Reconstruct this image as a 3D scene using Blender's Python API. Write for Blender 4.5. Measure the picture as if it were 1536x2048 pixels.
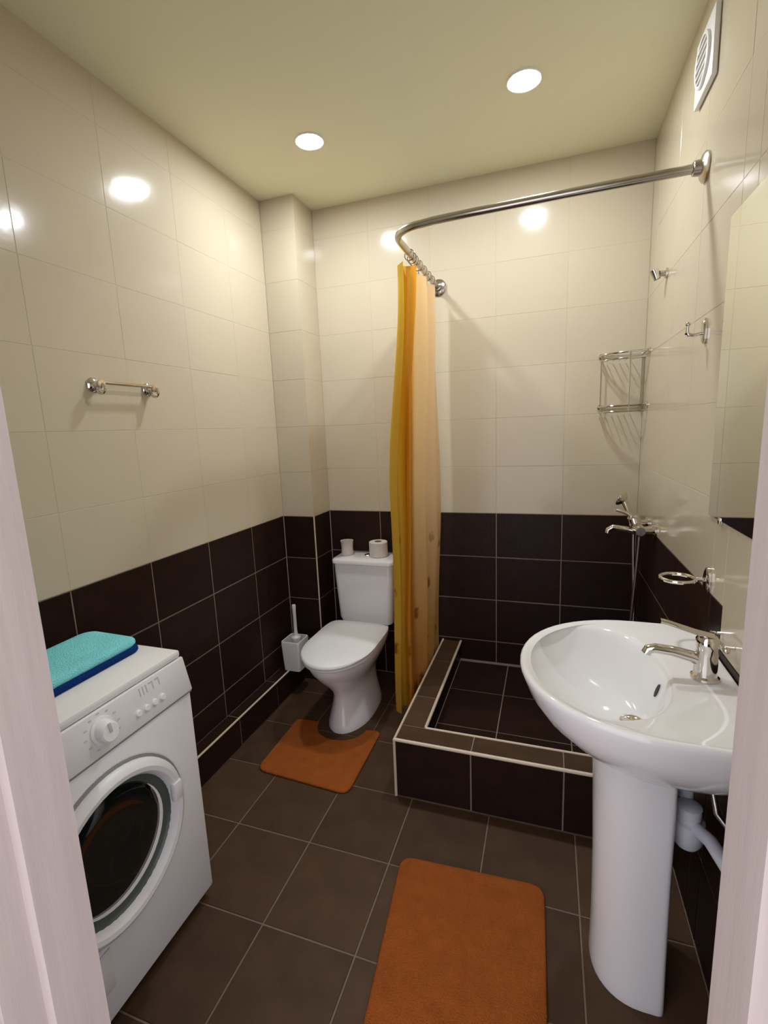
import bpy, bmesh, math, random
from mathutils import Vector, Matrix
random.seed(7)
for o in list(bpy.data.objects): bpy.data.objects.remove(o)
SC = bpy.context.scene
COL = SC.collection
R = math.radians

# ------------------------------------------------------------------ camera
CAM = Vector((1.4576, -2.5997, 1.4899))
YAW, PIT, ROL, FPX = R(19.269), R(9.818), R(-2.361), 951.19
fwd = Vector((-math.sin(YAW)*math.cos(PIT), math.cos(YAW)*math.cos(PIT), -math.sin(PIT)))
rgt = Vector((math.cos(YAW), math.sin(YAW), 0)); upv = rgt.cross(fwd)
r2 = rgt*math.cos(ROL) + upv*math.sin(ROL); u2 = upv*math.cos(ROL) - rgt*math.sin(ROL)
cam = bpy.data.cameras.new('camera'); co = bpy.data.objects.new('camera', cam); COL.objects.link(co)
m = Matrix((r2, u2, -fwd)).transposed().to_4x4(); m.translation = CAM
co.matrix_world = m
cam.sensor_fit = 'HORIZONTAL'; cam.sensor_width = 36.0; cam.lens = FPX/1536*36.0; cam.clip_start = 0.01
SC.camera = co

# ------------------------------------------------------------------ light of the hallway behind the camera, exposure
LAMP = 165.0            # emission strength of the two ceiling lamps
wd = bpy.data.worlds.new('hallway_light'); SC.world = wd; wd.use_nodes = True
wd.node_tree.nodes['Background'].inputs[0].default_value = (1.0, 0.96, 1.04, 1)
wd.node_tree.nodes['Background'].inputs[1].default_value = 0.9
vs = SC.view_settings
vs.view_transform = 'Standard'; vs.look = 'None'; vs.gamma = 1; vs.use_curve_mapping = False
vs.exposure = 1.06

# ------------------------------------------------------------------ materials
def mat(name, col, rough=.5, metal=0, var=0.0, scale=8, bump=0.0, bscale=60, spec=.5, coat=0, emit=0, trans=0, ior=1.45, rvar=0, aniso=None):
    M = bpy.data.materials.new(name); M.use_nodes = True
    nt = M.node_tree; b = nt.nodes['Principled BSDF']
    b.inputs['Base Color'].default_value = (*col, 1); b.inputs['Roughness'].default_value = rough
    b.inputs['Metallic'].default_value = metal; b.inputs['Specular IOR Level'].default_value = spec
    b.inputs['Coat Weight'].default_value = coat; b.inputs['Coat Roughness'].default_value = .05
    b.inputs['Transmission Weight'].default_value = trans; b.inputs['IOR'].default_value = ior
    if emit:
        b.inputs['Emission Color'].default_value = (*col, 1); b.inputs['Emission Strength'].default_value = emit
    tc = nt.nodes.new('ShaderNodeTexCoord')
    mp = nt.nodes.new('ShaderNodeMapping'); nt.links.new(tc.outputs['Object'], mp.inputs[0])
    if aniso: mp.inputs['Scale'].default_value = aniso
    n = nt.nodes.new('ShaderNodeTexNoise'); n.inputs['Scale'].default_value = scale; n.inputs['Detail'].default_value = 4
    nt.links.new(mp.outputs[0], n.inputs[0])
    if var:
        oi = nt.nodes.new('ShaderNodeObjectInfo')
        ad = nt.nodes.new('ShaderNodeMath'); ad.operation = 'MULTIPLY_ADD'; ad.inputs[1].default_value = .35; nt.links.new(oi.outputs['Random'], ad.inputs[0]); nt.links.new(n.outputs[0], ad.inputs[2])
        mr = nt.nodes.new('ShaderNodeMapRange'); nt.links.new(ad.outputs[0], mr.inputs[0])
        mr.inputs[1].default_value = .35; mr.inputs[2].default_value = 1.0
        mr.inputs[3].default_value = 1-var; mr.inputs[4].default_value = 1+var
        mx = nt.nodes.new('ShaderNodeVectorMath'); mx.operation = 'SCALE'
        mx.inputs[0].default_value = col; nt.links.new(mr.outputs[0], mx.inputs['Scale'])
        nt.links.new(mx.outputs[0], b.inputs['Base Color'])
    if rvar:
        m2 = nt.nodes.new('ShaderNodeMapRange'); nt.links.new(n.outputs[0], m2.inputs[0])
        m2.inputs[1].default_value = .3; m2.inputs[2].default_value = .7; m2.inputs[3].default_value = rough-rvar; m2.inputs[4].default_value = rough+rvar
        nt.links.new(m2.outputs[0], b.inputs['Roughness'])
    if bump:
        n2 = nt.nodes.new('ShaderNodeTexNoise'); n2.inputs['Scale'].default_value = bscale; n2.inputs['Detail'].default_value = 3
        nt.links.new(mp.outputs[0], n2.inputs[0])
        bp = nt.nodes.new('ShaderNodeBump'); bp.inputs['Strength'].default_value = bump; bp.inputs['Distance'].default_value = .01
        nt.links.new(n2.outputs[0], bp.inputs['Height']); nt.links.new(bp.outputs[0], b.inputs['Normal'])
    return M

M = {}
M['cream_tile'] = mat('cream_glazed_tile', (.61, .54, .40), .13, var=.02, scale=3, bump=.06, bscale=9, spec=.42)
M['cream_grout'] = mat('cream_grout', (.57, .50, .365), .8, var=.05)
M['dark_tile'] = mat('dark_brown_wall_tile', (.025, .0125, .0088), .38, var=.25, scale=12, bump=.1, bscale=70, aniso=(1, 1, 3), spec=.16)
M['floor_tile'] = mat('brown_floor_tile', (.080, .046, .026), .5, var=.25, scale=9, bump=.08, bscale=60, spec=.15)
M['dark_grout'] = mat('grey_brown_grout', (.25, .195, .165), .85, var=.15, scale=40)
M['floor_grout'] = mat('floor_grout', (.20, .15, .115), .85, var=.15, scale=40)
M['pvc_trim'] = mat('cream_plastic_edge_trim', (.72, .60, .46), .4, var=.03)
M['ceiling'] = mat('painted_ceiling', (.86, .85, .63), .6, var=.01, scale=2, spec=.2)
M['plaster'] = mat('plaster', (.62, .57, .45), .8, var=.03)
M['laminate'] = mat('bleached_wood_laminate', (.50, .43, .40), .45, var=.09, scale=6, aniso=(14, 14, .8), bump=.05, bscale=40)
M['white_enamel'] = mat('white_enamel', (.91, .91, .91), .28, var=.01)
M['white_panel'] = mat('white_plastic_panel', (.80, .80, .79), .38, var=.01)
M['white_plastic'] = mat('white_plastic', (.87, .87, .87), .35, var=.01)
M['grey_mark'] = mat('grey_print', (.55, .55, .55), .5, var=.03)
M['seam_shade'] = mat('grey_seam_shade', (.30, .30, .29), .7, var=.05)  # shade around the machine's door and under its panel, as colour
M['gap'] = mat('dark_gap', (.06, .06, .06), .7, var=.05)
M['porcelain'] = mat('white_porcelain', (.89, .89, .89), .09, var=.006, coat=.4)
M['chrome'] = mat('chrome', (.72, .70, .66), .09, metal=1, var=.02, rvar=.03)
M['steel'] = mat('brushed_steel', (.55, .52, .48), .22, metal=1, var=.05, rvar=.06)
M['mirror'] = mat('silvered_mirror', (.86, .88, .80), .012, metal=1, var=.004)
M['glass'] = mat('clear_glass', (.92, .97, .94), .02, trans=1.0, var=.004)
M['dark_glass'] = mat('dark_door_glass', (.006, .009, .0085), .05, var=.2, coat=.6, spec=.6)
M['drum'] = mat('steel_drum', (.2, .21, .2), .3, metal=1, var=.1)
M['rubber_and_rim_reflection'] = mat('grey_green_rim_reflection_and_feet', (.085, .105, .095), .3, var=.1)  # floor light reflected in the door glass put into colour; also rubber feet
M['terracotta'] = mat('terracotta_bath_mat', (.42, .115, .024), .95, var=.14, scale=22, bump=.9, bscale=260, spec=.1)
M['turquoise'] = mat('turquoise_terry', (.27, .83, .88), .95, var=.12, scale=14, bump=.7, bscale=240, spec=.1)
M['navy'] = mat('navy_terry', (.006, .035, .17), .95, var=.15, scale=14, bump=.7, bscale=240, spec=.1)
M['paper'] = mat('white_tissue_paper', (.74, .70, .64), .95, var=.05, scale=30, bump=.3, bscale=120, spec=.1)
M['cardboard'] = mat('brown_cardboard', (.35, .25, .16), .9, var=.08)
M['pvc_white'] = mat('white_pvc_pipe', (.60, .62, .68), .4, var=.03)
M['braid'] = mat('braided_steel_hose', (.45, .43, .41), .3, metal=1, var=.3, scale=300)
M['vent_shade'] = mat('vent_opening_shade', (.30, .28, .22), .7, var=.1)
M['lamp'] = mat('lamp_lens', (.955, .99, 1.05), .4, emit=LAMP)
# shower curtain: thin translucent plastic with printed flowers near the hem
def curtain_mat():
    A = bpy.data.materials.new('yellow_shower_curtain'); A.use_nodes = True; nt = A.node_tree
    b = nt.nodes['Principled BSDF']; out = nt.nodes['Material Output']
    b.inputs['Roughness'].default_value = .45
    at = nt.nodes.new('ShaderNodeUVMap')
    sep = nt.nodes.new('ShaderNodeSeparateXYZ'); nt.links.new(at.outputs[0], sep.inputs[0])
    # yellow, orange and peach bands along the width
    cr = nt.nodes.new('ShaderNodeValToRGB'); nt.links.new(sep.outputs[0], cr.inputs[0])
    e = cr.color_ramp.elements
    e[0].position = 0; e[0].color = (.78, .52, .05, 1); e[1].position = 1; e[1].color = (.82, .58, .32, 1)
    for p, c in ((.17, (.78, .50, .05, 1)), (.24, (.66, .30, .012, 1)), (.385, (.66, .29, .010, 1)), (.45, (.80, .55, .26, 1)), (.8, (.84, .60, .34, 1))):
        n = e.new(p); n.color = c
    # printed blossoms and stems in the lower third
    tc = nt.nodes.new('ShaderNodeMapping'); nt.links.new(at.outputs[0], tc.inputs[0]); tc.inputs['Scale'].default_value = (7, 14, 1)
    v = nt.nodes.new('ShaderNodeTexVoronoi'); v.inputs['Scale'].default_value = 1.0; nt.links.new(tc.outputs[0], v.inputs[0])
    ns = nt.nodes.new('ShaderNodeTexNoise'); ns.inputs['Scale'].default_value = 5; nt.links.new(tc.outputs[0], ns.inputs[0])
    ad = nt.nodes.new('ShaderNodeMath'); ad.operation = 'MULTIPLY_ADD'; ad.inputs[1].default_value = .35
    nt.links.new(ns.outputs[0], ad.inputs[0]); nt.links.new(v.outputs['Distance'], ad.inputs[2])
    mr = nt.nodes.new('ShaderNodeMapRange'); nt.links.new(ad.outputs[0], mr.inputs[0])
    mr.inputs[1].default_value = .34; mr.inputs[2].default_value = .44; mr.inputs[3].default_value = 1; mr.inputs[4].default_value = 0
    m3 = nt.nodes.new('ShaderNodeMapRange'); nt.links.new(sep.outputs[1], m3.inputs[0])
    m3.inputs[1].default_value = .34; m3.inputs[2].default_value = .48; m3.inputs[3].default_value = .85; m3.inputs[4].default_value = 0
    mu = nt.nodes.new('ShaderNodeMath'); mu.operation = 'MULTIPLY'; nt.links.new(mr.outputs[0], mu.inputs[0]); nt.links.new(m3.outputs[0], mu.inputs[1])
    mix = nt.nodes.new('ShaderNodeMix'); mix.data_type = 'RGBA'
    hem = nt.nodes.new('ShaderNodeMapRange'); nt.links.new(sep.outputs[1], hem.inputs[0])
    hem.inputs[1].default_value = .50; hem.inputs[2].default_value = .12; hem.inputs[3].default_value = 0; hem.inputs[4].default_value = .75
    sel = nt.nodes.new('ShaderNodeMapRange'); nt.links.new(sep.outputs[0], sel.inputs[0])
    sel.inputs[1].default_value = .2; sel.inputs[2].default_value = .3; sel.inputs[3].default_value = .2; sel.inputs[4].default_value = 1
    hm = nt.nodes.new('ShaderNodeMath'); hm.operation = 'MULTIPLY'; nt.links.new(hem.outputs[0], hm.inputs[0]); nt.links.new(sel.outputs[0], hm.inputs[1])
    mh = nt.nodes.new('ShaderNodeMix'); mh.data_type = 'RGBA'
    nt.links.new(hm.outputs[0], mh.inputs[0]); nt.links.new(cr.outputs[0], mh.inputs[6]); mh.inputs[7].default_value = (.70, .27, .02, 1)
    nt.links.new(mu.outputs[0], mix.inputs[0]); nt.links.new(mh.outputs[2], mix.inputs[6]); mix.inputs[7].default_value = (.25, .07, .008, 1)
    nt.links.new(mix.outputs[2], b.inputs['Base Color'])
    tr = nt.nodes.new('ShaderNodeBsdfTranslucent'); nt.links.new(mix.outputs[2], tr.inputs[0])
    ms = nt.nodes.new('ShaderNodeMixShader'); ms.inputs[0].default_value = .42
    nt.links.new(b.outputs[0], ms.inputs[1]); nt.links.new(tr.outputs[0], ms.inputs[2]); nt.links.new(ms.outputs[0], out.inputs[0])
    return A
M['curtain'] = curtain_mat()

# ------------------------------------------------------------------ mesh helpers
def link(o, parent=None):
    COL.objects.link(o)
    if parent: o.parent = parent
    return o
class MB:
    def __init__(s): s.v = []; s.f = []
    def add(s, vs_, fs):
        k = len(s.v); s.v += [tuple(v) for v in vs_]; s.f += [tuple(i+k for i in f) for f in fs]; return s
    def box(s, x0, x1, y0, y1, z0, z1):
        return s.add([(x0,y0,z0),(x1,y0,z0),(x1,y1,z0),(x0,y1,z0),(x0,y0,z1),(x1,y0,z1),(x1,y1,z1),(x0,y1,z1)],
                     [(0,3,2,1),(4,5,6,7),(0,1,5,4),(1,2,6,5),(2,3,7,6),(3,0,4,7)])
    def rbox(s, x0, x1, y0, y1, z0, z1, r=.004, seg=2):
        bm = bmesh.new(); bmesh.ops.create_cube(bm, size=1)
        for v in bm.verts: v.co = Vector(((x0+x1)/2+v.co.x*(x1-x0), (y0+y1)/2+v.co.y*(y1-y0), (z0+z1)/2+v.co.z*(z1-z0)))
        bmesh.ops.bevel(bm, geom=bm.edges[:], offset=r, segments=seg, affect='EDGES', profile=.5)
        bm.verts.index_update(); s.add([v.co[:] for v in bm.verts], [[v.index for v in f.verts] for f in bm.faces]); bm.free(); return s
    def loft(s, rings, cap0=True, cap1=True, closed=True):
        n = len(rings[0]); k = len(s.v)
        for r in rings: s.v += [tuple(p) for p in r]
        for i in range(len(rings)-1):
            for j in range(n if closed else n-1):
                a, b = k+i*n+j, k+i*n+(j+1) % n
                s.f.append((a, b, b+n, a+n))
        if cap0: s.f.append(tuple(k+j for j in reversed(range(n))))
        if cap1: s.f.append(tuple(k+(len(rings)-1)*n+j for j in range(n)))
        return s
    def tube(s, pts, r, n=10, cap=True):
        pts = [Vector(p) for p in pts]; rs = r if isinstance(r, (list, tuple)) else [r]*len(pts)
        rings = []; nrm = None
        for i, p in enumerate(pts):
            t = (pts[min(i+1, len(pts)-1)] - pts[max(i-1, 0)]).normalized()
            if nrm is None:
                nrm = t.cross(Vector((0, 0, 1)) if abs(t.z) < .9 else Vector((1, 0, 0))).normalized()
            nrm = (nrm - t*nrm.dot(t)).normalized(); bn = t.cross(nrm)
            rings.append([p + (nrm*math.cos(2*math.pi*j/n) + bn*math.sin(2*math.pi*j/n))*rs[i] for j in range(n)])
        return s.loft(rings, cap, cap)
    def lathe(s, prof, c, axis=(0, 0, 1), n=24, cap=(True, True)):
        ax = Vector(axis).normalized(); a = ax.cross(Vector((1, 0, 0)) if abs(ax.x) < .9 else Vector((0, 1, 0))).normalized(); b = ax.cross(a); c = Vector(c)
        return s.loft([[c + ax*h + (a*math.cos(2*math.pi*j/n) + b*math.sin(2*math.pi*j/n))*r for j in range(n)] for r, h in prof], *cap)
    def torus(s, c, axis, R0, r, n=28, k=8, sx=1, sy=1):
        ax = Vector(axis).normalized(); a = ax.cross(Vector((0, 0, 1)) if abs(ax.z) < .9 else Vector((1, 0, 0))).normalized(); b = ax.cross(a); c = Vector(c)
        base = len(s.v)
        for i in range(n):
            t = 2*math.pi*i/n; d = a*math.cos(t)*sx + b*math.sin(t)*sy; dn = (a*math.cos(t) + b*math.sin(t))
            for j in range(k):
                u = 2*math.pi*j/k; s.v.append(tuple(c + d*R0 + dn*r*math.cos(u) + ax*r*math.sin(u)))
        for i in range(n):
            for j in range(k):
                s.f.append((base+i*k+j, base+((i+1) % n)*k+j, base+((i+1) % n)*k+(j+1) % k, base+i*k+(j+1) % k))
        return s
    def sphere(s, c, r, n=14, k=8, sc=(1, 1, 1)):
        prof = [(max(1e-4, r*math.sin(math.pi*i/k)), -r*math.cos(math.pi*i/k)) for i in range(k+1)]
        st = len(s.v); s.lathe(prof, (0, 0, 0), n=n)
        for i in range(st, len(s.v)):
            v = s.v[i]; s.v[i] = (c[0]+v[0]*sc[0], c[1]+v[1]*sc[1], c[2]+v[2]*sc[2])
        return s
    def build(s, name, m, parent=None, smooth=True, ang=38):
        me = bpy.data.meshes.new(name); me.from_pydata(s.v, [], s.f); me.update()
        bm = bmesh.new(); bm.from_mesh(me); bmesh.ops.recalc_face_normals(bm, faces=bm.faces[:]); bm.to_mesh(me); bm.free()
        if smooth:
            for p in me.polygons: p.use_smooth = True
            me.set_sharp_from_angle(angle=R(ang))
        me.materials.append(M[m] if isinstance(m, str) else m)
        return link(bpy.data.objects.new(name, me), parent)
def thing(name, label, cat, loc=(0, 0, 0), group=None):
    o = bpy.data.objects.new(name, None); o.empty_display_size = .05; o.location = loc; link(o)
    o['label'] = label; o['category'] = cat
    if group: o['group'] = group
    return o
def tag(o, label, cat, group=None, kind=None):
    o['label'] = label; o['category'] = cat
    if group: o['group'] = group
    if kind: o['kind'] = kind
    return o
def part(mb, name, m, t, smooth=True, ang=38):
    """a part in world coordinates put under a thing whose base is away from the origin"""
    o = mb.build(name, m, None, smooth, ang)
    b = Vector((0, 0, 0)); q = t
    while q: b += q.location; q = q.parent
    o.data.transform(Matrix.Translation(-b)); o.parent = t
    return o

# ------------------------------------------------------------------ tiles
_tm = {}
def tile_mesh(w, h, m, th=.008, b=.0016):
    key = (round(w, 4), round(h, 4), m, th)
    if key in _tm: return _tm[key]
    if m == 'cream_tile': b = .0010
    a, c = w/2, h/2
    def q(i, z): return [(-a+i, -c+i, z), (a-i, -c+i, z), (a-i, c-i, z), (-a+i, c-i, z)]
    me = bpy.data.meshes.new('tile')
    me.from_pydata(q(0, -th)+q(0, -b)+q(b, 0), [], [(8, 9, 10, 11)] + [(k+j, k+(j+1) % 4, k+4+(j+1) % 4, k+4+j) for k in (0, 4) for j in range(4)])
    me.materials.append(M[m]); me.update(); _tm[key] = me
    return me
def lines(a0, a1, off, step, sliver=.035):
    k = math.ceil((a0-off)/step - 1e-6); L = [a0]
    while off+k*step < a1 - sliver:
        if off+k*step > a0 + sliver: L.append(off+k*step)
        k += 1
    return L + [a1]
def tile_field(parent, o, u, v, ul, vl, m, gap=.004, tilt=.0016, skip=None):
    o, u, v = Vector(o), Vector(u), Vector(v); n = u.cross(v)
    if m == 'cream_tile': tilt = .0008
    for i in range(len(ul)-1):
        for j in range(len(vl)-1):
            if skip and skip((ul[i]+ul[i+1])/2, (vl[j]+vl[j+1])/2): continue
            t = bpy.data.objects.new('tile', tile_mesh(ul[i+1]-ul[i]-gap, vl[j+1]-vl[j]-gap, m))
            c = o + u*(ul[i]+ul[i+1])/2 + v*(vl[j]+vl[j+1])/2
            mm = Matrix((u, v, n)).transposed().to_4x4()
            mm = mm @ Matrix.Rotation(random.gauss(0, tilt), 4, 'X') @ Matrix.Rotation(random.gauss(0, tilt), 4, 'Y')
            mm.translation = c; link(t, parent); t.matrix_world = mm
    bpy.context.view_layer.update() if False else None

W, H, ZC = 1.878, 1.0181, 2.6946
TW, TH, LH = .336, .2484, .2535
YF = -2.2                                        # inner face of the front wall
GR = .0024                                       # joints lie this far behind the tile faces
PX, PY = .1983, -.2107                           # pipe box in the back left corner
dark_rows = [0.0] + [H-k*TH for k in (3, 2, 1, 0)]
light_rows = lines(H, ZC, H, LH)
def X3(k): return Vector(k)

# ------------------------------------------------------------------ the setting
floor = MB().box(-.1, W+.1, -3.0, .1, -.12, -GR).build('floor', 'floor_grout', smooth=False)
tag(floor, 'dark brown square floor tiles with grey joints', 'floor', kind='structure')
FS, FX, FY = .3085, .3379, -.957
SX, SY, SZ, SW, SF = .8866, -.958, .2554, .1047, .150   # shower base
fl_y = lines(YF, 0, FY, FS); fl_x = lines(0, W, FX, FS)
tile_field(floor, (0, 0, 0), (1, 0, 0), (0, 1, 0), fl_x, [y for y in fl_y if y <= FY+.001], 'floor_tile', .005)
tile_field(floor, (0, 0, 0), (1, 0, 0), (0, 1, 0), lines(0, SX, FX, FS), [y for y in fl_y if y >= FY-.001], 'floor_tile', .005)
tile_field(floor, (0, 0, 0), (1, 0, 0), (0, 1, 0), lines(.4, W, FX, FS), lines(-3.0, YF, FY, FS), 'floor_tile', .005)

wl = MB().box(-.12, -GR, YF-.1, .1, -.1, ZC+.1).build('wall_left', 'cream_grout', smooth=False)
tag(wl, 'cream tiled wall with dark brown tiled lower part on the left', 'wall', kind='structure')
ly = lines(YF, PY, -.5298, TW)
tile_field(wl, (0, 0, 0), (0, 1, 0), (0, 0, 1), ly, light_rows, 'cream_tile', .0010)
tile_field(wl, (0, 0, 0), (0, 1, 0), (0, 0, 1), ly, dark_rows, 'dark_tile', .0048)
def grout(parent, o, u, v, u0, u1, v0, v1, m='dark_grout', dep=.75):
    """the darker joint bed behind the brown tiles"""
    o, u, v = Vector(o), Vector(u), Vector(v); n = u.cross(v); d = n*(-GR*dep); k = n*(-GR)
    P = [o+u*a+v*b+e for e in (k, d) for a, b in ((u0, v0), (u1, v0), (u1, v1), (u0, v1))]
    return MB().add(P, [(0, 3, 2, 1), (4, 5, 6, 7), (0, 1, 5, 4), (1, 2, 6, 5), (2, 3, 7, 6), (3, 0, 4, 7)]).build('joint_bed', m, parent, False)
grout(wl, (0, 0, 0), (0, 1, 0), (0, 0, 1), YF, PY, 0, H-.002)
grout(wl, (0, 0, 0), (0, 1, 0), (0, 0, 1), YF, PY, H, ZC, 'cream_grout', .25)

wb = MB().box(-.12, W+.12, GR, .12, -.1, ZC+.1).build('wall_back', 'cream_grout', smooth=False)
tag(wb, 'cream tiled wall with dark brown tiled lower part at the back', 'wall', kind='structure')
bx = lines(PX, W, 1.1939, TW)
tile_field(wb, (0, 0, 0), (1, 0, 0), (0, 0, 1), bx, light_rows, 'cream_tile', .0010)
tile_field(wb, (0, 0, 0), (1, 0, 0), (0, 0, 1), bx, dark_rows, 'dark_tile', .0048)
grout(wb, (0, 0, 0), (1, 0, 0), (0, 0, 1), PX, W, 0, H-.002)
grout(wb, (0, 0, 0), (1, 0, 0), (0, 0, 1), PX, W, H, ZC, 'cream_grout', .25)

wr = MB().box(W+GR, W+.12, YF-.1, .1, -.1, ZC+.1).build('wall_right', 'cream_grout', smooth=False)
tag(wr, 'cream tiled wall with dark brown lower part behind the washbasin', 'wall', kind='structure')
YE, ZE = -1.252, .905                             # the brown part is lower beside the washbasin
ry = lines(YE, 0, -.148, TW)
tile_field(wr, (W, 0, 0), (0, -1, 0), (0, 0, 1), [-y for y in reversed(ry)], light_rows, 'cream_tile', .0010)
tile_field(wr, (W, 0, 0), (0, -1, 0), (0, 0, 1), [-y for y in reversed(ry)], dark_rows, 'dark_tile', .0048)
ry2 = lines(YF, YE, -.148-.336*4, TW)
tile_field(wr, (W, 0, 0), (0, -1, 0), (0, 0, 1), [-y for y in reversed(ry2)], [ZE]+light_rows[1:], 'cream_tile', .0010)
tile_field(wr, (W, 0, 0), (0, -1, 0), (0, 0, 1), [-y for y in reversed(ry2)], dark_rows[:-1]+[ZE], 'dark_tile', .0048)
grout(wr, (W, 0, 0), (0, -1, 0), (0, 0, 1), 0, -YE, 0, H-.002)
grout(wr, (W, 0, 0), (0, -1, 0), (0, 0, 1), 0, -YE, H, ZC, 'cream_grout', .25)
grout(wr, (W, 0, 0), (0, -1, 0), (0, 0, 1), -YE, -YF, 0, ZE-.002)
grout(wr, (W, 0, 0), (0, -1, 0), (0, 0, 1), -YE, -YF, ZE, ZC, 'cream_grout', .25)

DL, DR, DT = .848, 1.597, 2.06                    # door opening
wf = MB().box(-.12, DL-.03, YF-.12, YF-GR, -.1, ZC+.1).box(DR+.03, W+.12, YF-.12, YF-GR, -.1, ZC+.1).box(DL-.03, DR+.03, YF-.12, YF-GR, DT+.03, ZC+.1).build('wall_front', 'cream_grout', smooth=False)
tag(wf, 'cream tiled wall around the doorway on the near side', 'wall', kind='structure')
for a, b in ((0, DL-.03), (DR+.03, W)):
    L_ = [-x for x in reversed(lines(a, b, .1, TW))]
    tile_field(wf, (0, YF, 0), (-1, 0, 0), (0, 0, 1), L_, light_rows, 'cream_tile', .0010)
    tile_field(wf, (0, YF, 0), (-1, 0, 0), (0, 0, 1), L_, dark_rows, 'dark_tile', .0048)

ce = MB().box(-.12, W+.12, YF-.1, .12, ZC, ZC+.12).build('ceiling', 'ceiling', smooth=False)
tag(ce, 'plain cream painted ceiling with two round downlights', 'ceiling', kind='structure')

# boxed-in pipe in the corner
wc = MB().box(-.01, PX-GR, PY+GR, .01, -.05, ZC+.05).build('wall_corner', 'cream_grout', smooth=False)
tag(wc, 'narrow tiled pipe box in the back left corner', 'wall', kind='structure')
for m_, rows, g in (('cream_tile', light_rows, .0022), ('dark_tile', dark_rows, .0048)):
    tile_field(wc, (0, PY, 0), (1, 0, 0), (0, 0, 1), [0, PX], rows, m_, g)
    tile_field(wc, (PX, 0, 0), (0, 1, 0), (0, 0, 1), [PY, 0], rows, m_, g)
grout(wc, (0, PY, 0), (1, 0, 0), (0, 0, 1), 0, PX, 0, H-.002)
grout(wc, (0, PY, 0), (1, 0, 0), (0, 0, 1), 0, PX, H, ZC, 'cream_grout', .25)
grout(wc, (PX, 0, 0), (0, 1, 0), (0, 0, 1), PY, 0, 0, H-.002)
grout(wc, (PX, 0, 0), (0, 1, 0), (0, 0, 1), PY, 0, H, ZC, 'cream_grout', .25)
MB().tube([(PX-.001, PY+.001, 0), (PX-.001, PY+.001, H)], .0042, 8).build('edge_trim', 'pvc_trim', wc)

# low tiled ledge along the left wall
LW, LZ = .0684, .1482
bl = MB().box(-.01, LW-GR, YF, PY+.01, -.05, LZ-GR).build('baseboard_left', 'dark_grout', smooth=False)
tag(bl, 'low dark tiled ledge with cream edging along the left wall', 'ledge', kind='structure')
tile_field(bl, (0, 0, LZ), (0, -1, 0), (1, 0, 0), [-y for y in reversed(lines(YF, PY, -.86, TW))], [0, LW], 'dark_tile', .005)
tile_field(bl, (LW, 0, 0), (0, 1, 0), (0, 0, 1), lines(YF, PY, -.86, TW), [0, LZ], 'dark_tile', .005)
MB().tube([(LW, YF, LZ), (LW, PY, LZ)], .0048, 8).build('edge_trim', 'pvc_trim', bl)

# door frame
dr = bpy.data.objects.new('door_1', None); dr.location = ((DL+DR)/2, YF, 0); link(dr)
tag(dr, 'pale wood laminate door frame around the open doorway', 'door frame', kind='structure')
def jamb(x, s):
    # profile in plan: stop near the room, rebate and casing towards the hall
    P = [(0, YF), (0, YF-.066), (.004, YF-.070), (.013, YF-.070), (.013, YF-.118), (.016, YF-.121), (.016, YF-.150), (-.001+.0, YF-.150)]
    pl = [(0, YF), (0, YF-.068), (.012, YF-.071), (.012, YF-.116), (.02, YF-.116), (.02, YF-.136), (.090, YF-.136), (.090, YF-.121), (.0295, YF-.121), (.0295, YF)]
    mb = MB(); mb.loft([[(x-s*a, b, z) for a, b in pl] for z in (0, DT)])
    part(mb, 'jamb', 'laminate', dr, True, 20)
jamb(DL, 1); jamb(DR, -1)
part(MB().box(DL-.03, DR+.03, YF-.116, YF, DT, DT+.029), 'head', 'laminate', dr, False)
part(MB().rbox(DL-.09, DR+.09, YF-.136, YF-.121, DT+.001, DT+.08, .003), 'casing', 'laminate', dr)

# ------------------------------------------------------------------ ceiling lamps
def lamp(x, y, label):
    t = thing('ceiling_light', label, 'downlight', (x, y, ZC), 'round downlights in the ceiling')
    part(MB().lathe([(.062, 0), (.062, -.0035), (.059, -.0055), (.0555, -.005), (.055, 0)], (x, y, ZC), n=40, cap=(False, False)), 'ring', 'white_plastic', t)
    part(MB().lathe([(.055, -.0015), (.054, -.003), (.047, -.0042), (.030, -.005), (.002, -.0052)], (x, y, ZC), n=32, cap=(True, True)), 'lens', 'lamp', t)
lamp(.487, -.575, 'round glowing downlight in the ceiling above the toilet')
lamp(1.352, -.597, 'round glowing downlight in the ceiling above the shower')

# ------------------------------------------------------------------ tiled shower base
sb = thing('shower_platform', 'raised dark tiled shower platform with cream edge trim', 'shower platform', ((SX+W)/2, SY/2, 0))
core = MB().box(SX+GR, W-.001, SY+GR, -.001, .001, SF-GR).box(SX+GR, SX+SW-GR, SY+GR, -.001, SF-GR, SZ-GR).box(SX+SW-GR, W-.001, SY+GR, SY+SW-GR, SF-GR, SZ-GR)
part(core, 'body', 'dark_grout', sb, False)
def sb_field(*a, **k):
    n0 = set(COL.objects); tile_field(None, *a, **k)
    for o in COL.objects:
        if o not in n0: o.parent = sb; o.matrix_parent_inverse = Matrix.Translation(-Vector(sb.location))
fx_ = [SX, 1.1939, 1.5299, W]
sb_field((0, SY, 0), (1, 0, 0), (0, 0, 1), fx_, [0, SZ], 'dark_tile', .0055)                         # front
sb_field((SX, 0, 0), (0, -1, 0), (0, 0, 1), [0, .263, .62, -SY], [0, SZ], 'dark_tile', .0055)          # left side
sb_field((0, 0, SZ), (1, 0, 0), (0, 1, 0), [SX+SW*.0, 1.1939, 1.5299, W], [SY, SY+SW], 'floor_tile', .005)   # kerb top
sb_field((0, 0, SZ), (1, 0, 0), (0, 1, 0), [SX, SX+SW], [SY+SW, -.622, -.263, 0], 'floor_tile', .005)
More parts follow.
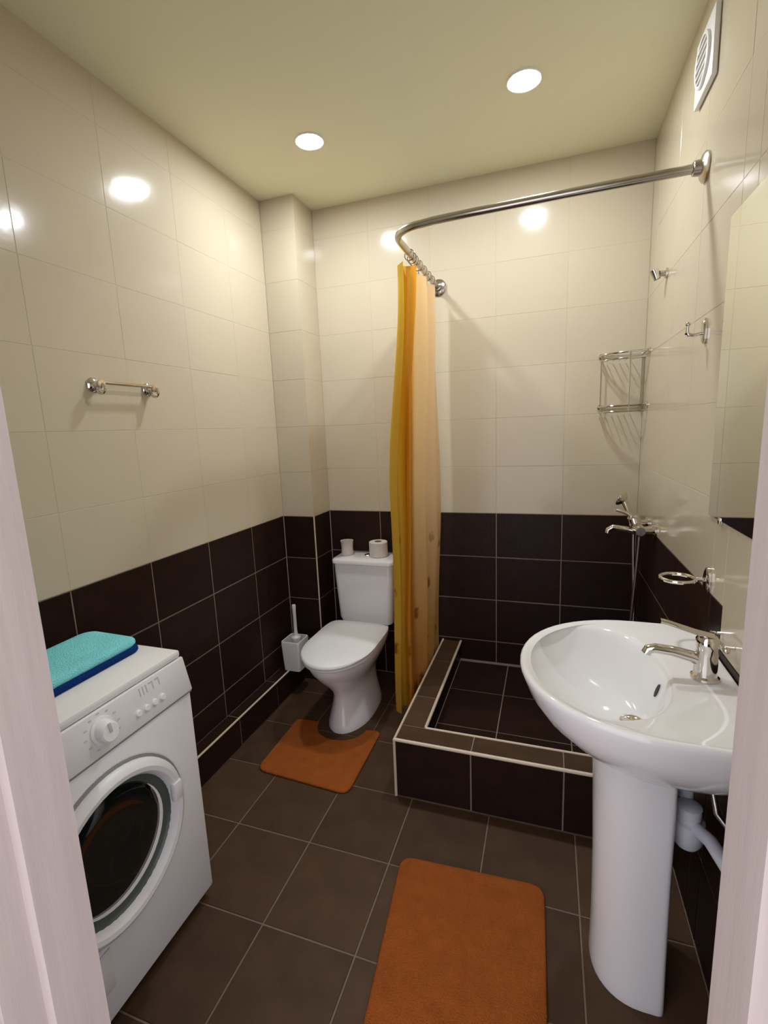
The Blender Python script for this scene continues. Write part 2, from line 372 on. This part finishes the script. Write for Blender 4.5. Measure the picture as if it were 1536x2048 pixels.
sb_field((0, SY+SW, 0), (-1, 0, 0), (0, 0, 1), [-W, -1.5299, -1.1939, -SX-SW], [SF, SZ], 'dark_tile', .005)   # inner sides
sb_field((SX+SW, 0, 0), (0, 1, 0), (0, 0, 1), [SY+SW, -.622, -.263, 0], [SF, SZ], 'dark_tile', .005)
sb_field((0, 0, SF), (1, 0, 0), (0, 1, 0), [SX+SW, 1.262, 1.5705, W], [SY+SW, -.648, -.34, -.03], 'dark_tile', .005)
def trim(pts, r=.0052): part(MB().tube(pts, r, 8), 'edge_trim', 'pvc_trim', sb)
trim([(SX, SY, SZ), (W, SY, SZ)], .0068); trim([(SX, SY, 0), (SX, SY, SZ)], .006); trim([(SX, SY, SZ), (SX, 0, SZ)], .005)
trim([(SX+SW, SY+SW, SZ), (SX+SW, 0, SZ)], .0068); trim([(SX+SW, SY+SW, SZ), (W, SY+SW, SZ)], .005)
part(MB().lathe([(.045, 0), (.045, .003), (.038, .005), (.002, .005)], (1.66, -.48, SF), n=24), 'drain_grate', 'steel', sb)

# ------------------------------------------------------------------ washing machine
WX0, WX1, WY0, WY1, WZ = .076, .438, -2.138, -1.532, .862
wm = thing('washing_machine', 'white front-loading washing machine with round dark glass door', 'washing machine', (.25, -1.838, 0))
def P_(mb, n, m_, parent=wm, sm=True, ang=38): return part(mb, n, m_, parent, sm, ang)
P_(MB().rbox(WX0, WX1-.004, WY0, WY1, .035, .736, .008).rbox(WX0, WX1-.030, WY0, WY1-.003, .72, WZ-.022, .004), 'body', 'white_enamel')
def lean(mb):
    mb.v = [(x-max(0, z-.735)*.2286 if x > .3 else x, y, z) for x, y, z in mb.v]; return mb
P_(MB().rbox(WX0-.002, WX1-.022, WY0, WY1-.006, WZ-.022, WZ, .006), 'top_panel', 'white_enamel')
cp = P_(lean(MB().rbox(WX1-.005, WX1+.006, WY0+.001, WY1-.001, .735, WZ-.023, .004)), 'control_panel', 'white_panel')
P_(MB().box(WX1-.004, WX1+.0005, WY0+.002, WY1-.002, .728, .7345), 'panel_seam_shade', 'seam_shade')  # grey strip, shade of the recess put into its colour
# detergent drawer on the near side of the panel
P_(lean(MB().rbox(WX1+.004, WX1+.009, WY0+.02, WY0+.17, .752, WZ-.036, .002)), 'detergent_drawer', 'white_panel', cp)
kn = P_(lean(MB().lathe([(.034, 0), (.034, .004), (.027, .006), (.025, .024), (.021, .028), (.002, .028)], (WX1+.006, -1.828, .790), (1, 0, 0), 28)), 'knob', 'white_plastic')
P_(lean(MB().rbox(WX1+.032, WX1+.0365, -1.832, -1.824, .790, .812, .001)), 'pointer', 'grey_mark', kn)
for i, a in enumerate(range(-150, 180, 30)):      # ring of faint programme marks
    P_(lean(MB().box(WX1+.0055, WX1+.0066, -1.828+.047*math.sin(R(a))-.004, -1.828+.047*math.sin(R(a))+.004, .79+.042*math.cos(R(a))-.0018, .79+.042*math.cos(R(a))+.0018)), 'programme_mark', 'grey_mark', cp, False)
for i in range(4):                                # push buttons and faint print
    P_(lean(MB().lathe([(.009, 0), (.009, .004), (.007, .006), (.001, .006)], (WX1+.006, -1.725+i*.028, .772), (1, 0, 0), 14)), 'button', 'white_plastic', cp)
for i, (h, w_) in enumerate(((.022, .003), (.022, .003), (.022, .003), (.004, .010), (.022, .003), (.004, .012), (.022, .003))):
    P_(lean(MB().box(WX1+.0055, WX1+.0066, -1.705+i*.011, -1.705+i*.011+w_, .828-h, .828)), 'print_mark', 'grey_mark', cp, False)
DC = (WX1, -1.838, .462)
P_(MB().lathe([(.222, -.003), (.222, .002), (.214, .003), (.214, -.003)], DC, (1, 0, 0), 56, (False, False)), 'door_gap_shade', 'seam_shade')  # grey ring, shading around the door put into its colour
dd = P_(MB().lathe([(.215, -.002), (.214, .010), (.207, .020), (.196, .026), (.184, .024), (.176, .014), (.172, .002), (.170, -.012)], DC, (1, 0, 0), 56, (False, False)), 'door', 'white_plastic')
P_(MB().lathe([(.173, .004), (.168, -.002), (.150, -.004), (.128, -.010), (.120, -.012)], DC, (1, 0, 0), 48, (False, False)), 'glass_rim_reflection', 'rubber_and_rim_reflection', dd)  # outer door glass, its grey-green colour stands for reflected floor light
P_(MB().lathe([(.150, -.006), (.146, .002), (.132, .008), (.10, .010), (.06, .006), (.001, .003)], (DC[0], DC[1]-.012, DC[2]+.016), (1, 0, 0), 48), 'door_glass', 'dark_glass', dd)  # off centre, so the painted reflection band widens below and right
hd = MB().rbox(WX1+.012, WX1+.030, -1.672, -1.640, .462, .520, .006)
P_(hd, 'door_handle', 'white_plastic', dd)
P_(MB().rbox(WX1-.003, WX1+.003, -2.09, -1.902, .125, .238, .003), 'filter_flap', 'white_panel')
for x_ in (WX0+.05, WX1-.05):
    for y_ in (WY0+.05, WY1-.05): P_(MB().lathe([(.02, 0), (.022, .006), (.012, .01), (.012, .045)], (x_, y_, 0), n=14), 'foot', 'rubber_and_rim_reflection')

# folded towel on the machine
tw = thing('folded_towel', 'folded turquoise towel with dark blue edge on the washing machine', 'towel', (.2, -1.75, WZ))
def slab_pts(x0, x1, y0, y1, r, n=6):
    out = []
    for cx, cy, a0 in ((x1-r, y1-r, 0), (x0+r, y1-r, 90), (x0+r, y0+r, 180), (x1-r, y0+r, 270)):
        for i in range(n+1): a = R(a0+90*i/n); out.append((cx+r*math.cos(a), cy+r*math.sin(a)))
    return out
def soft_slab(x0, x1, y0, y1, z0, z1, r, e, wob=0.0, ph=0):
    pl = slab_pts(x0, x1, y0, y1, r); cx, cy = (x0+x1)/2, (y0+y1)/2
    rings = []
    for s, z in ((-e*.7, z0), (0, z0+e*.6), (0, z1-e*.7), (-e*.35, z1-e*.2), (-e, z1), (-.06, z1+.002), (-.10, z1+.001)):
        rr = []
        for i, (x, y) in enumerate(pl):
            d = Vector((x-cx, y-cy)); k = 1+s/max(d.length, .01)
            zz = z + (wob*math.sin(9*x+7*y+ph) if z > z0+e else 0)
            rr.append((cx+d.x*k, cy+d.y*k, zz))
        rings.append(rr)
    return MB().loft(rings)
part(soft_slab(.090, .300, -2.02, -1.562, WZ+.001, WZ+.018, .03, .007), 'under_fold', 'navy', tw)
part(soft_slab(.088, .293, -2.02, -1.560, WZ+.0185, WZ+.040, .035, .010, .002), 'top_fold', 'turquoise', tw)

# ------------------------------------------------------------------ toilet
TX = .472
def egg(yf, yb, hw, z, n=36, cx=TX, pf=2.0, pb=2.8, yc=None):
    yc = yc if yc is not None else yb-(yb-yf)*.52
    out = []
    for j in range(n):
        a = 2*math.pi*j/n; c, s = math.cos(a), math.sin(a)
        p = pf if s < 0 else pb; L = (yc-yf) if s < 0 else (yb-yc)
        out.append((cx+hw*math.copysign(abs(c)**(2/p), c), yc+L*math.copysign(abs(s)**(2/p), s), z))
    return out
to = thing('toilet', 'white porcelain toilet with closed lid and square cistern', 'toilet', (TX+.01, -.42, 0))
rings = [egg(-.652, -.20, .116, 0, cx=TX+.014), egg(-.650, -.20, .115, .02, cx=TX+.014), egg(-.632, -.20, .103, .06, cx=TX+.012), egg(-.612, -.20, .088, .12, cx=TX+.01), egg(-.606, -.19, .083, .165, cx=TX+.008),
         egg(-.625, -.18, .090, .205, cx=TX+.006), egg(-.665, -.15, .112, .25, cx=TX+.004), egg(-.715, -.13, .143, .30, cx=TX+.002), egg(-.752, -.11, .165, .345), egg(-.768, -.10, .174, .378), egg(-.766, -.10, .172, .388), egg(-.74, -.12, .15, .39)]
part(MB().loft(rings), 'bowl', 'porcelain', to, True, 50)
part(MB().loft([egg(-.775, -.262, .176, .3905, pb=6), egg(-.782, -.258, .180, .396, pb=6), egg(-.782, -.258, .180, .404, pb=6), egg(-.775, -.262, .175, .408, pb=6)]), 'seat', 'white_plastic', to)
part(MB().loft([egg(-.783, -.252, .180, .4095, pb=7), egg(-.789, -.250, .184, .414, pb=7), egg(-.788, -.250, .184, .422, pb=7), egg(-.778, -.258, .175, .429, pb=7), egg(-.68, -.31, .12, .432, pb=5), egg(-.6, -.4, .05, .433)]), 'lid', 'white_plastic', to, True, 50)
for s in (-1, 1): part(MB().tube([(TX+s*.075-.018, -.242, .405), (TX+s*.075+.018, -.242, .405)], .011, 12), 'hinge', 'white_plastic', to)
def rrect(x0, x1, y0, y1, r, z): return [(x, y, z) for x, y in slab_pts(x0, x1, y0, y1, r)]
tk = part(MB().loft([rrect(TX-.155, TX+.155, -.185, -.035, .03, .392), rrect(TX-.163, TX+.163, -.192, -.03, .03, .42), rrect(TX-.178, TX+.178, -.204, -.022, .03, .735), rrect(TX-.176, TX+.176, -.202, -.024, .03, .742)]), 'cistern', 'porcelain', to)
part(MB().loft([rrect(TX-.180, TX+.180, -.207, -.02, .03, .743), rrect(TX-.187, TX+.187, -.214, -.015, .034, .748), rrect(TX-.187, TX+.187, -.214, -.015, .034, .764), rrect(TX-.178, TX+.178, -.205, -.022, .03, .773), rrect(TX-.10, TX+.10, -.15, -.07, .03, .777)]), 'cistern_lid', 'porcelain', to, True, 50)
part(MB().lathe([(.022, 0), (.022, .006), (.019, .009), (.002, .009)], (TX+.01, -.115, .776), n=22), 'flush_button', 'chrome', to)
part(MB().tube([(TX+.12, -.10, .40), (TX+.16, -.06, .34), (TX+.19, -.03, .27), (TX+.20, -.012, .25)], .008, 10), 'water_hose', 'braid', to)

cupo = thing('paper_cup', 'small white cup standing on the toilet cistern', 'cup', (.352, -.115, .777))
part(MB().lathe([(.034, 0), (.036, .004), (.033, .04), (.036, .080), (.038, .084), (.034, .083), (.031, .04), (.030, .01)], (.352, -.115, .7775), n=26), 'body', 'paper', cupo)
rl = thing('toilet_roll', 'white toilet paper roll standing upright on the cistern', 'toilet roll', (.545, -.112, .777))
part(MB().lathe([(.020, 0), (.050, 0), (.053, .003), (.053, .082), (.050, .085), (.020, .085)], (.545, -.112, .7775), n=34, cap=(False, False)), 'paper', 'paper', rl)
part(MB().lathe([(.0205, .002), (.0205, .086), (.019, .086), (.019, .002)], (.545, -.112, .7775), n=24, cap=(False, False)), 'core', 'cardboard', rl)

# toilet brush in a box holder on the ledge
tb = thing('toilet_brush', 'white toilet brush in a square holder beside the toilet', 'toilet brush', (.092, -.335, LZ))
part(MB().loft([rrect(.040, .142, -.398, -.285, .014, LZ+.0035), rrect(.033, .150, -.405, -.278, .014, .318), rrect(.035, .148, -.403, -.280, .014, .326), rrect(.042, .141, -.396, -.287, .012, .326), rrect(.046, .138, -.392, -.291, .012, LZ+.02)]), 'holder', 'white_plastic', tb)
part(MB().lathe([(.028, .30), (.028, .335), (.014, .345), (.010, .37), (.010, .50), (.012, .52), (.010, .528), (.002, .530)], (.098, -.337, 0), n=16), 'handle', 'white_plastic', tb)

# ------------------------------------------------------------------ bath mats
def mat_mesh(outline, z0, z1, e=.006):
    cx = sum(p[0] for p in outline)/len(outline); cy = sum(p[1] for p in outline)/len(outline)
    n = len(outline); rings = []
    def inset(d):
        out = []
        for i in range(n):
            a, b, c = Vector(outline[i-1]), Vector(outline[i]), Vector(outline[(i+1) % n])
            t = (c-a).normalized(); nn = Vector((-t.y, t.x)); out.append(b+nn*d)
        return out
    for d, z in ((0.002, z0), (0, (z0+z1)/2), (e*.5, z1-.001), (e*1.5, z1)): rings.append([(p.x, p.y, z) for p in inset(d)])
    return MB().loft(rings)
def poly_round(corners, radii, n=7):
    out = []; k = len(corners)
    for i in range(k):
        a, b, c = Vector(corners[i-1]), Vector(corners[i]), Vector(corners[(i+1) % k]); r = radii[i]
        u, v = (a-b).normalized(), (c-b).normalized(); p, q = b+u*r, b+v*r
        for j in range(n+1):
            t = j/n; out.append(tuple(p*(1-t)**2 + b*2*t*(1-t) + q*t*t))
    return out
big = mat_mesh(poly_round([(1.062, -1.985), (1.49, -1.965), (1.470, -1.208), (.992, -1.232)], [.05]*4), .0015, .014)
tag(big.build('bath_mat', 'terracotta', None, True, 60), 'large terracotta rectangular bath mat in the middle of the floor', 'bath mat')
cut = [(.600+.0*i, 0) for i in range(0)]
arc = [(.486+.128*math.cos(R(a)), -.600+.115*math.sin(R(a))) for a in range(0, -181, -15)]
ol = poly_round([(.238, -.998), (.694, -1.018)], [.045, .045]) + poly_round([(.694, -.60)], [.02])[:0]
def contour():
    P = []
    def corner(a, b, c, r): P.extend(poly_round([a, b, c], [0, r, 0])[8:16])
    corner((.232, -.60), (.236, -.995), (.694, -1.02), .05)
    corner((.236, -.995), (.694, -1.02), (.693, -.59), .05)
    corner((.694, -1.02), (.693, -.592), (.614, -.592), .03)
    P.extend(arc)
    corner((.358, -.598), (.231, -.604), (.236, -.995), .03)
    return P
sm = mat_mesh(contour(), .0015, .013)
tag(sm.build('bath_mat', 'terracotta', None, True, 60), 'small terracotta contour mat cut out around the toilet foot', 'bath mat')

# ------------------------------------------------------------------ curtain rail
RZ, RX, RY = 2.205, .897, -.835
cr = thing('curtain_rail', 'chrome shower curtain rail bent around the corner of the shower', 'curtain rail', (W, RY, RZ))
pts = [(W-.006, RY, RZ), (1.5, RY+.004, RZ), (1.2, RY+.014, RZ), (1.06, RY+.022, RZ)]
rad = .12
for i in range(9):
    a = R(90*i/8); pts.append((RX+rad+.0-rad*math.sin(a), RY+.03+rad-rad*math.cos(a), RZ))
pts += [(RX, -.5, RZ), (RX, -.2, RZ), (RX+.004, -.006, RZ)]
part(MB().tube(pts, .0135, 14), 'rail', 'steel', cr)
for c, ax in (((W-.0005, RY, RZ), (-1, 0, 0)), ((RX+.004, -.0005, RZ), (0, -1, 0))):
    part(MB().lathe([(.040, 0), (.041, .006), (.034, .012), (.022, .016), (.020, .034), (.017, .036)], c, ax, 26), 'wall_flange', 'steel', cr)

cu = thing('shower_curtain', 'yellow orange shower curtain gathered on the rail by the toilet', 'shower curtain', (.84, -.3, .1))
def smoothstep(t): t = max(0, min(1, t)); return t*t*(3-2*t)
NU, NV = 140, 46
ZT, ZB = 2.182, .085
# plan of the gathered cloth, from the free hanging fold next to the viewer back to the wall
planT = [(.868, -.545), (.835, -.530), (.846, -.500), (.872, -.505), (.905, -.470), (.880, -.430), (.876, -.395), (.912, -.350), (.915, -.31), (.882, -.27), (.88, -.23), (.912, -.19), (.910, -.15), (.886, -.11), (.893, -.075)]
planM = [(.800, -.515), (.758, -.500), (.785, -.445), (.820, -.470), (.838, -.515), (.862, -.520), (.852, -.44), (.872, -.375), (.890, -.33), (.868, -.28), (.878, -.23), (.902, -.19), (.904, -.15), (.886, -.11), (.900, -.06)]
planB = [(.790, -.535), (.752, -.510), (.782, -.455), (.815, -.490), (.828, -.540), (.846, -.545), (.840, -.45), (.852, -.38), (.868, -.33), (.850, -.28), (.856, -.23), (.873, -.19), (.873, -.15), (.858, -.11), (.87, -.06)]
def catmull(P, t):
    n = len(P)-1; f = t*n; i = min(int(f), n-1); u = f-i
    p0, p1, p2, p3 = (Vector(P[max(0, min(n, i+k))]) for k in (-1, 0, 1, 2))
    return .5*((2*p1) + (p2-p0)*u + (2*p0-5*p1+4*p2-p3)*u*u + (3*p1-p0-3*p2+p3)*u*u*u)
vv = []; ff = []; uv = []
for j in range(NV+1):
    w_ = j/NV; z = ZT+(ZB-ZT)*w_
    for i in range(NU+1):
        t = i/NU; a, b, c = catmull(planT, t), catmull(planM, t), catmull(planB, t)
        p = a.lerp(b, smoothstep(w_/.5)) if w_ < .5 else b.lerp(c, smoothstep((w_-.5)/.5))
        zz = z - .012*abs(math.sin(t*math.pi*7))*(1-w_)**8
        vv.append((p.x + .004*math.sin(11*w_+9*t), p.y+.003*math.sin(7*w_+15*t), zz)); uv.append((t, 1-w_))
for j in range(NV):
    for i in range(NU):
        k = j*(NU+1)+i; ff.append((k, k+1, k+NU+2, k+NU+1))
me = bpy.data.meshes.new('cloth'); me.from_pydata(vv, [], ff); me.update()
ul = me.uv_layers.new(name='UVMap')
for lp in me.loops: ul.data[lp.index].uv = uv[lp.vertex_index]
for p in me.polygons: p.use_smooth = True
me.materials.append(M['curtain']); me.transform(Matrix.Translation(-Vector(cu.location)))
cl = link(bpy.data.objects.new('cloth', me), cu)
for t in (.01, .13, .28, .42, .55, .70, .83, .97):
    p = catmull(planT, t)
    part(MB().torus((RX, p.y, RZ-.006), (.15, 1, 0), .0215, .002, 22, 6), 'hook_ring', 'steel', cu)

# ------------------------------------------------------------------ washbasin
BY = -1.357
def dshape(depth, hw, a0, n=56, pf=2.08, pb=6.0):
    out = []
    for j in range(n):
        t = 2*math.pi*j/n; c, s = math.cos(t), math.sin(t)
        p = pf if c > 0 else pb; L = depth-a0 if c > 0 else a0
        out.append((a0+L*math.copysign(abs(c)**(2/p), c), hw*math.copysign(abs(s)**(2/p), s)))
    return out
OUT = dshape(.482, .304, .17)
def bring(z, sc, cen=.10, dz=0): return [(W-.001-max(.0, (cen+(a-cen)*sc)), BY+b*sc, z) for a, b in OUT]
def bowl(z, sa, sb_, ca): 
    n = len(OUT); out = []
    for j in range(n):
        t = 2*math.pi*j/n; c, s = math.cos(t), math.sin(t)
        out.append((W-.001-(ca+sa*math.copysign(abs(c)**(2/2.15), c)), BY+sb_*math.copysign(abs(s)**(2/2.15), s), z))
    return out
bs = thing('washbasin', 'white porcelain pedestal washbasin with rounded bowl by the right wall', 'washbasin', (1.64, BY, 0))
rr = [bring(.675, .34, .14), bring(.682, .46, .13), bring(.70, .62, .12), bring(.735, .76, .11), bring(.775, .875, .10), bring(.815, .945, .10), bring(.85, .982, .10), bring(.868, 1.0), bring(.876, 1.0), bring(.8805, .992), bring(.882, .98),
      bring(.8795, .955), bring(.877, .93)]
ca = W-1.578
rr += [bowl(.876, .166, .248, .292), bowl(.873, .163, .240, .294), bowl(.866, .158, .233, .296), bowl(.845, .148, .218, .294), bowl(.81, .128, .188, .285), bowl(.775, .104, .150, .268), bowl(.750, .076, .105, .245), bowl(.735, .045, .060, .222), bowl(.728, .022, .022, .205)]
part(MB().loft(rr), 'basin', 'porcelain', bs, True, 60)
part(MB().lathe([(.030, 0), (.030, .003), (.024, .0045), (.018, .001), (.002, 0)], (W-.206, BY, .7285), n=26), 'drain', 'chrome', bs)
part(MB().loft([[(1.7240-d+.30*q*.017*math.sin(2*math.pi*k/20), BY+.0075*q*math.cos(2*math.pi*k/20), .823+.017*q*math.sin(2*math.pi*k/20)) for k in range(20)] for d, q in ((-.004, 1), (.003, 1), (.0038, .8))]), 'overflow', 'gap', bs)
PED = dshape(.172, .112, .055, 40, 2.2, 8)
def pring(z, sx, sy): return [(1.762-a*sx, BY+b*sy, z) for a, b in PED]
part(MB().loft([pring(0, .99, 1.10), pring(.012, 1.0, 1.11), pring(.04, .99, 1.09), pring(.15, .985, 1.02), pring(.35, 1.0, .96), pring(.55, 1.035, .96), pring(.66, 1.07, .99), pring(.70, 1.09, 1.02)]), 'pedestal', 'porcelain', bs, True, 50)

fa = thing('basin_faucet', 'chrome single lever faucet on the washbasin', 'faucet', (1.815, BY-.012, .878))
fx, fy = 1.818, BY-.012
part(MB().lathe([(.030, 0), (.030, .006), (.025, .010), (.0235, .06), (.022, .075), (.024, .080), (.024, .098), (.018, .106), (.002, .108)], (fx, fy, .8775), n=26), 'body', 'chrome', fa)
part(MB().tube([(fx, fy, .918), (fx-.03, fy, .928), (fx-.07, fy, .937), (fx-.108, fy, .940), (fx-.122, fy, .936), (fx-.126, fy, .926)], [.015, .014, .0125, .0118, .0118, .0115], 14), 'spout', 'chrome', fa)
hl = MB(); hp = [(fx+.012, .984, .016), (fx-.02, .990, .017), (fx-.055, 1.000, .014), (fx-.085, 1.009, .011), (fx-.100, 1.012, .010)]
hl.loft([[(x, fy+w_*math.cos(2*math.pi*j/12), z+.006*math.sin(2*math.pi*j/12)) for j in range(12)] for x, z, w_ in hp])
part(hl, 'lever', 'chrome', fa)

# waste trap and hoses under the basin
tp = bs
part(MB().tube([(1.80, -1.357, .68), (1.80, -1.36, .55)], .018, 14), 'tail_pipe', 'pvc_white', tp)
part(MB().lathe([(.002, 0), (.026, .003), (.034, .018), (.036, .05), (.036, .07), (.028, .075), (.028, .11), (.02, .115), (.002, .116)], (1.80, -1.395, .440), n=24), 'bottle', 'pvc_white', tp)
part(MB().tube([(1.80, -1.395, .505), (1.83, -1.46, .515), (1.845, -1.55, .52), (1.877, -1.60, .52)], .016, 12), 'outlet_pipe', 'pvc_white', tp)
for i, dy in enumerate((-.03, .05)):
    hs = MB().tube([(1.83, BY+dy, .70), (1.84, BY+dy*1.6, .62), (1.845, BY+dy*1.9-.02, .57), (1.862, BY+dy*2-.05, .56), (1.8775, BY+dy*2-.06, .56)], .0065, 10)
    part(hs, 'supply_hose', 'braid', bs)

# ------------------------------------------------------------------ mirror and wall accessories
mi = thing('wall_mirror', 'rectangular frameless mirror on the right wall above the washbasin', 'mirror', (W, -1.36, 1.232))
part(MB().rbox(W-.006, W-.0004, -1.625, -1.108, 1.226, 1.972, .0012, 1), 'glass', 'mirror', mi, False)
for y_ in (-1.2, -1.52):
    part(MB().rbox(W-.009, W-.0005, y_-.008, y_+.008, 1.218, 1.234, .0015), 'clip', 'chrome', mi)

ho = thing('robe_hook', 'chrome robe hook on the right wall beside the mirror', 'hook', (W, -.943, 1.732))
part(MB().loft([[(W-d, -.943+.017*s*math.cos(2*math.pi*j/24), 1.732+.036*s*math.sin(2*math.pi*j/24)) for j in range(24)] for d, s in ((.0004, 1), (.006, 1), (.010, .8))]), 'back_plate', 'chrome', ho)
part(MB().tube([(W-.008, -.943, 1.726), (W-.030, -.943, 1.722), (W-.044, -.943, 1.724), (W-.047, -.943, 1.738), (W-.046, -.943, 1.752)], .0045, 10), 'prong', 'chrome', ho)
part(MB().sphere((W-.046, -.943, 1.754), .007), 'tip', 'chrome', ho)
part(MB().tube([(W-.030, -.943, 1.722), (W-.052, -.943, 1.730)], .004, 8), 'short_prong', 'chrome', ho)

sh = thing('shower_bracket', 'small chrome hand shower bracket high on the right wall', 'bracket', (W, -.384, 2.04))
part(MB().lathe([(.019, 0), (.019, .008), (.012, .012), (.011, .026)], (W-.0004, -.384, 2.04), (-1, 0, 0), 18), 'back_plate', 'chrome', sh)
part(MB().lathe([(.012, -.018), (.019, .018), (.015, .018), (.010, -.018)], (W-.040, -.384, 2.038), (-.35, 0, 1), 18, (False, False)), 'cradle', 'chrome', sh)

gh = thing('cup_holder', 'chrome ring cup holder on the right wall above the washbasin', 'cup holder', (W, -1.138, 1.05))
part(MB().loft([[(W-d, -1.138+.022*s*math.cos(2*math.pi*j/24), 1.050+.036*s*math.sin(2*math.pi*j/24)) for j in range(24)] for d, s in ((.0004, 1), (.007, 1), (.011, .75))]), 'back_plate', 'chrome', gh)
part(MB().tube([(W-.008, -1.138, 1.05), (W-.032, -1.138, 1.05)], .006, 10), 'arm', 'chrome', gh)
part(MB().torus((W-.076, -1.138, 1.05), (0, 0, 1), .042, .0055, 32, 8), 'ring', 'chrome', gh)

tr = thing('towel_rail', 'short chrome rail with round end knob beside the faucet', 'towel rail', (W, -1.31, .955))
part(MB().tube([(W-.022, -1.262, .952), (W-.022, -1.368, .952)], .0035, 10), 'bar', 'chrome', tr)
part(MB().sphere((W-.022, -1.370, .952), .0085), 'end_knob', 'chrome', tr)
for y_ in (-1.268, -1.355): part(MB().tube([(W-.0004, y_, .952), (W-.022, y_, .952)], .0035, 8), 'bracket', 'chrome', tr)

ve = thing('extractor_vent', 'white square vent with round opening high on the right wall', 'vent', (W, -.79, 2.5))
VY, VZ, VR = -.795, 2.503, .088
part(MB().rbox(W-.016, W-.0004, VY-VR, VY+VR, VZ-VR, VZ+VR, .005), 'plate', 'white_plastic', ve)
part(MB().lathe([(.066, 0), (.066, .007), (.061, .009), (.057, .007), (.057, -.004)], (W-.016, VY, VZ), (-1, 0, 0), 36, (False, False)), 'rim', 'white_plastic', ve)
part(MB().lathe([(.0575, 0), (.001, 0)], (W-.0172, VY, VZ), (-1, 0, 0), 36, (False, False)), 'opening', 'vent_shade', ve)  # flat disc on the plate, the opening's shade put into its colour
for k in range(-2, 3):
    h_ = math.sqrt(.056**2-(k*.02)**2); part(MB().box(W-.023, W-.0175, VY-h_, VY+h_, VZ+k*.02-.003, VZ+k*.02+.003), 'louvre', 'white_plastic', ve, False)

cs = thing('corner_shelf', 'two tier chrome corner shelf in the back right corner of the shower', 'shelf', (W, 0, 1.55))
for z_ in (1.555, 1.792):
    A, B = (1.684, -.012), (W-.012, -.125)
    arcp = [(1.684, -.012, z_), (1.690, -.060, z_), (1.72, -.10, z_), (1.77, -.125, z_), (W-.012, -.130, z_)]
    part(MB().tube(arcp, .0048, 8), 'front_rail', 'chrome', cs)
    part(MB().tube([(p[0], p[1], z_-.026) for p in arcp], .0035, 8), 'lower_rail', 'chrome', cs)
    part(MB().tube([(1.684, -.008, z_), (W-.008, -.008, z_)], .0035, 8), 'back_rail', 'chrome', cs)
    part(MB().tube([(W-.008, -.008, z_), (W-.008, -.130, z_)], .0035, 8), 'side_rail', 'chrome', cs)
    for f_ in (.15, .3, .45, .6, .75): part(MB().tube([(1.684+f_*.18, -.008, z_-.026), (1.69+f_*.18, -.045-.1*f_ if f_ < .5 else -.118, z_-.026)], .002, 6), 'wire', 'chrome', cs)
    for c_, ax_ in (((1.69, -.0004, z_), (0, -1, 0)), ((W-.0004, -.122, z_), (-1, 0, 0))):
        part(MB().lathe([(.013, 0), (.013, .006), (.007, .012)], c_, ax_, 14), 'mount', 'chrome', cs)
for p in ((1.688, -.045), (1.80, -.128), (W-.012, -.012)):
    part(MB().tube([(p[0], p[1], 1.527), (p[0], p[1], 1.794)], .0035, 8), 'upright', 'chrome', cs)

ph = thing('paper_holder', 'short chrome bar holder on the left wall above the washing machine', 'holder', (0, -1.24, 1.68))
for y_ in (-1.352, -1.118):
    part(MB().lathe([(.024, 0), (.025, .005), (.020, .010), (.012, .014), (.011, .030), (.014, .034), (.014, .044), (.002, .046)], (.0004, y_, 1.678), (1, 0, 0), 20), 'post', 'chrome', ph)
    part(MB().torus((.036, y_, 1.664), (0, 1, 0), .016, .005, 18, 8), 'collar', 'chrome', ph)
part(MB().tube([(.036, -1.352, 1.684), (.036, -1.118, 1.684)], .0062, 10), 'bar', 'chrome', ph)

# shower mixer with hose and hand shower
mx = thing('shower_mixer', 'chrome shower mixer with hand shower on the right wall in the corner', 'mixer tap', (W, -.33, 1.03))
MY, MZ = -.36, 1.035
for s in (-.075, .075):
    part(MB().lathe([(.032, 0), (.032, .006), (.020, .014), (.016, .05)], (W-.0004, MY+s, MZ), (-1, 0, 0), 20), 'inlet', 'chrome', mx)
part(MB().tube([(W-.058, MY-.105, MZ), (W-.058, MY-.06, MZ), (W-.058, MY+.06, MZ), (W-.058, MY+.105, MZ)], [.018, .022, .022, .018], 16), 'body', 'chrome', mx)
part(MB().lathe([(.026, 0), (.026, .03), (.020, .038), (.002, .04)], (W-.062, MY, MZ+.012), (-.4, 0, 1), 20), 'cartridge', 'chrome', mx)
part(MB().tube([(W-.078, MY, MZ+.045), (W-.105, MY, MZ+.062), (W-.140, MY, MZ+.072)], [.009, .008, .006], 10), 'lever', 'chrome', mx)
part(MB().tube([(W-.065, MY, MZ-.02), (W-.10, MY, MZ-.012), (W-.15, MY, MZ-.004), (W-.168, MY, MZ-.016), (W-.170, MY, MZ-.03)], [.014, .013, .012, .012, .012], 12), 'spout', 'chrome', mx)
hs = part(MB().tube([(W-.070, MY+.035, MZ+.02), (W-.085, MY+.055, MZ+.06), (W-.098, MY+.07, MZ+.095)], [.010, .011, .013], 12), 'hand_shower', 'chrome', mx)
part(MB().lathe([(.014, -.012), (.034, .004), (.036, .012), (.002, .014)], (W-.104, MY+.078, MZ+.108), (-.75, .35, .45), 20), 'spray_head', 'chrome', hs)
hz = []
for i in range(25):
    t = i/24; a = math.pi*t
    hz.append((W-.062-.012*math.sin(a*2), MY-.10+.155*t-.012*math.sin(a), MZ-.02-.55*math.sin(a)**.75 + .03*t))
part(MB().tube(hz, .0068, 10), 'hose', 'braid', mx)

bpy.context.view_layer.update()
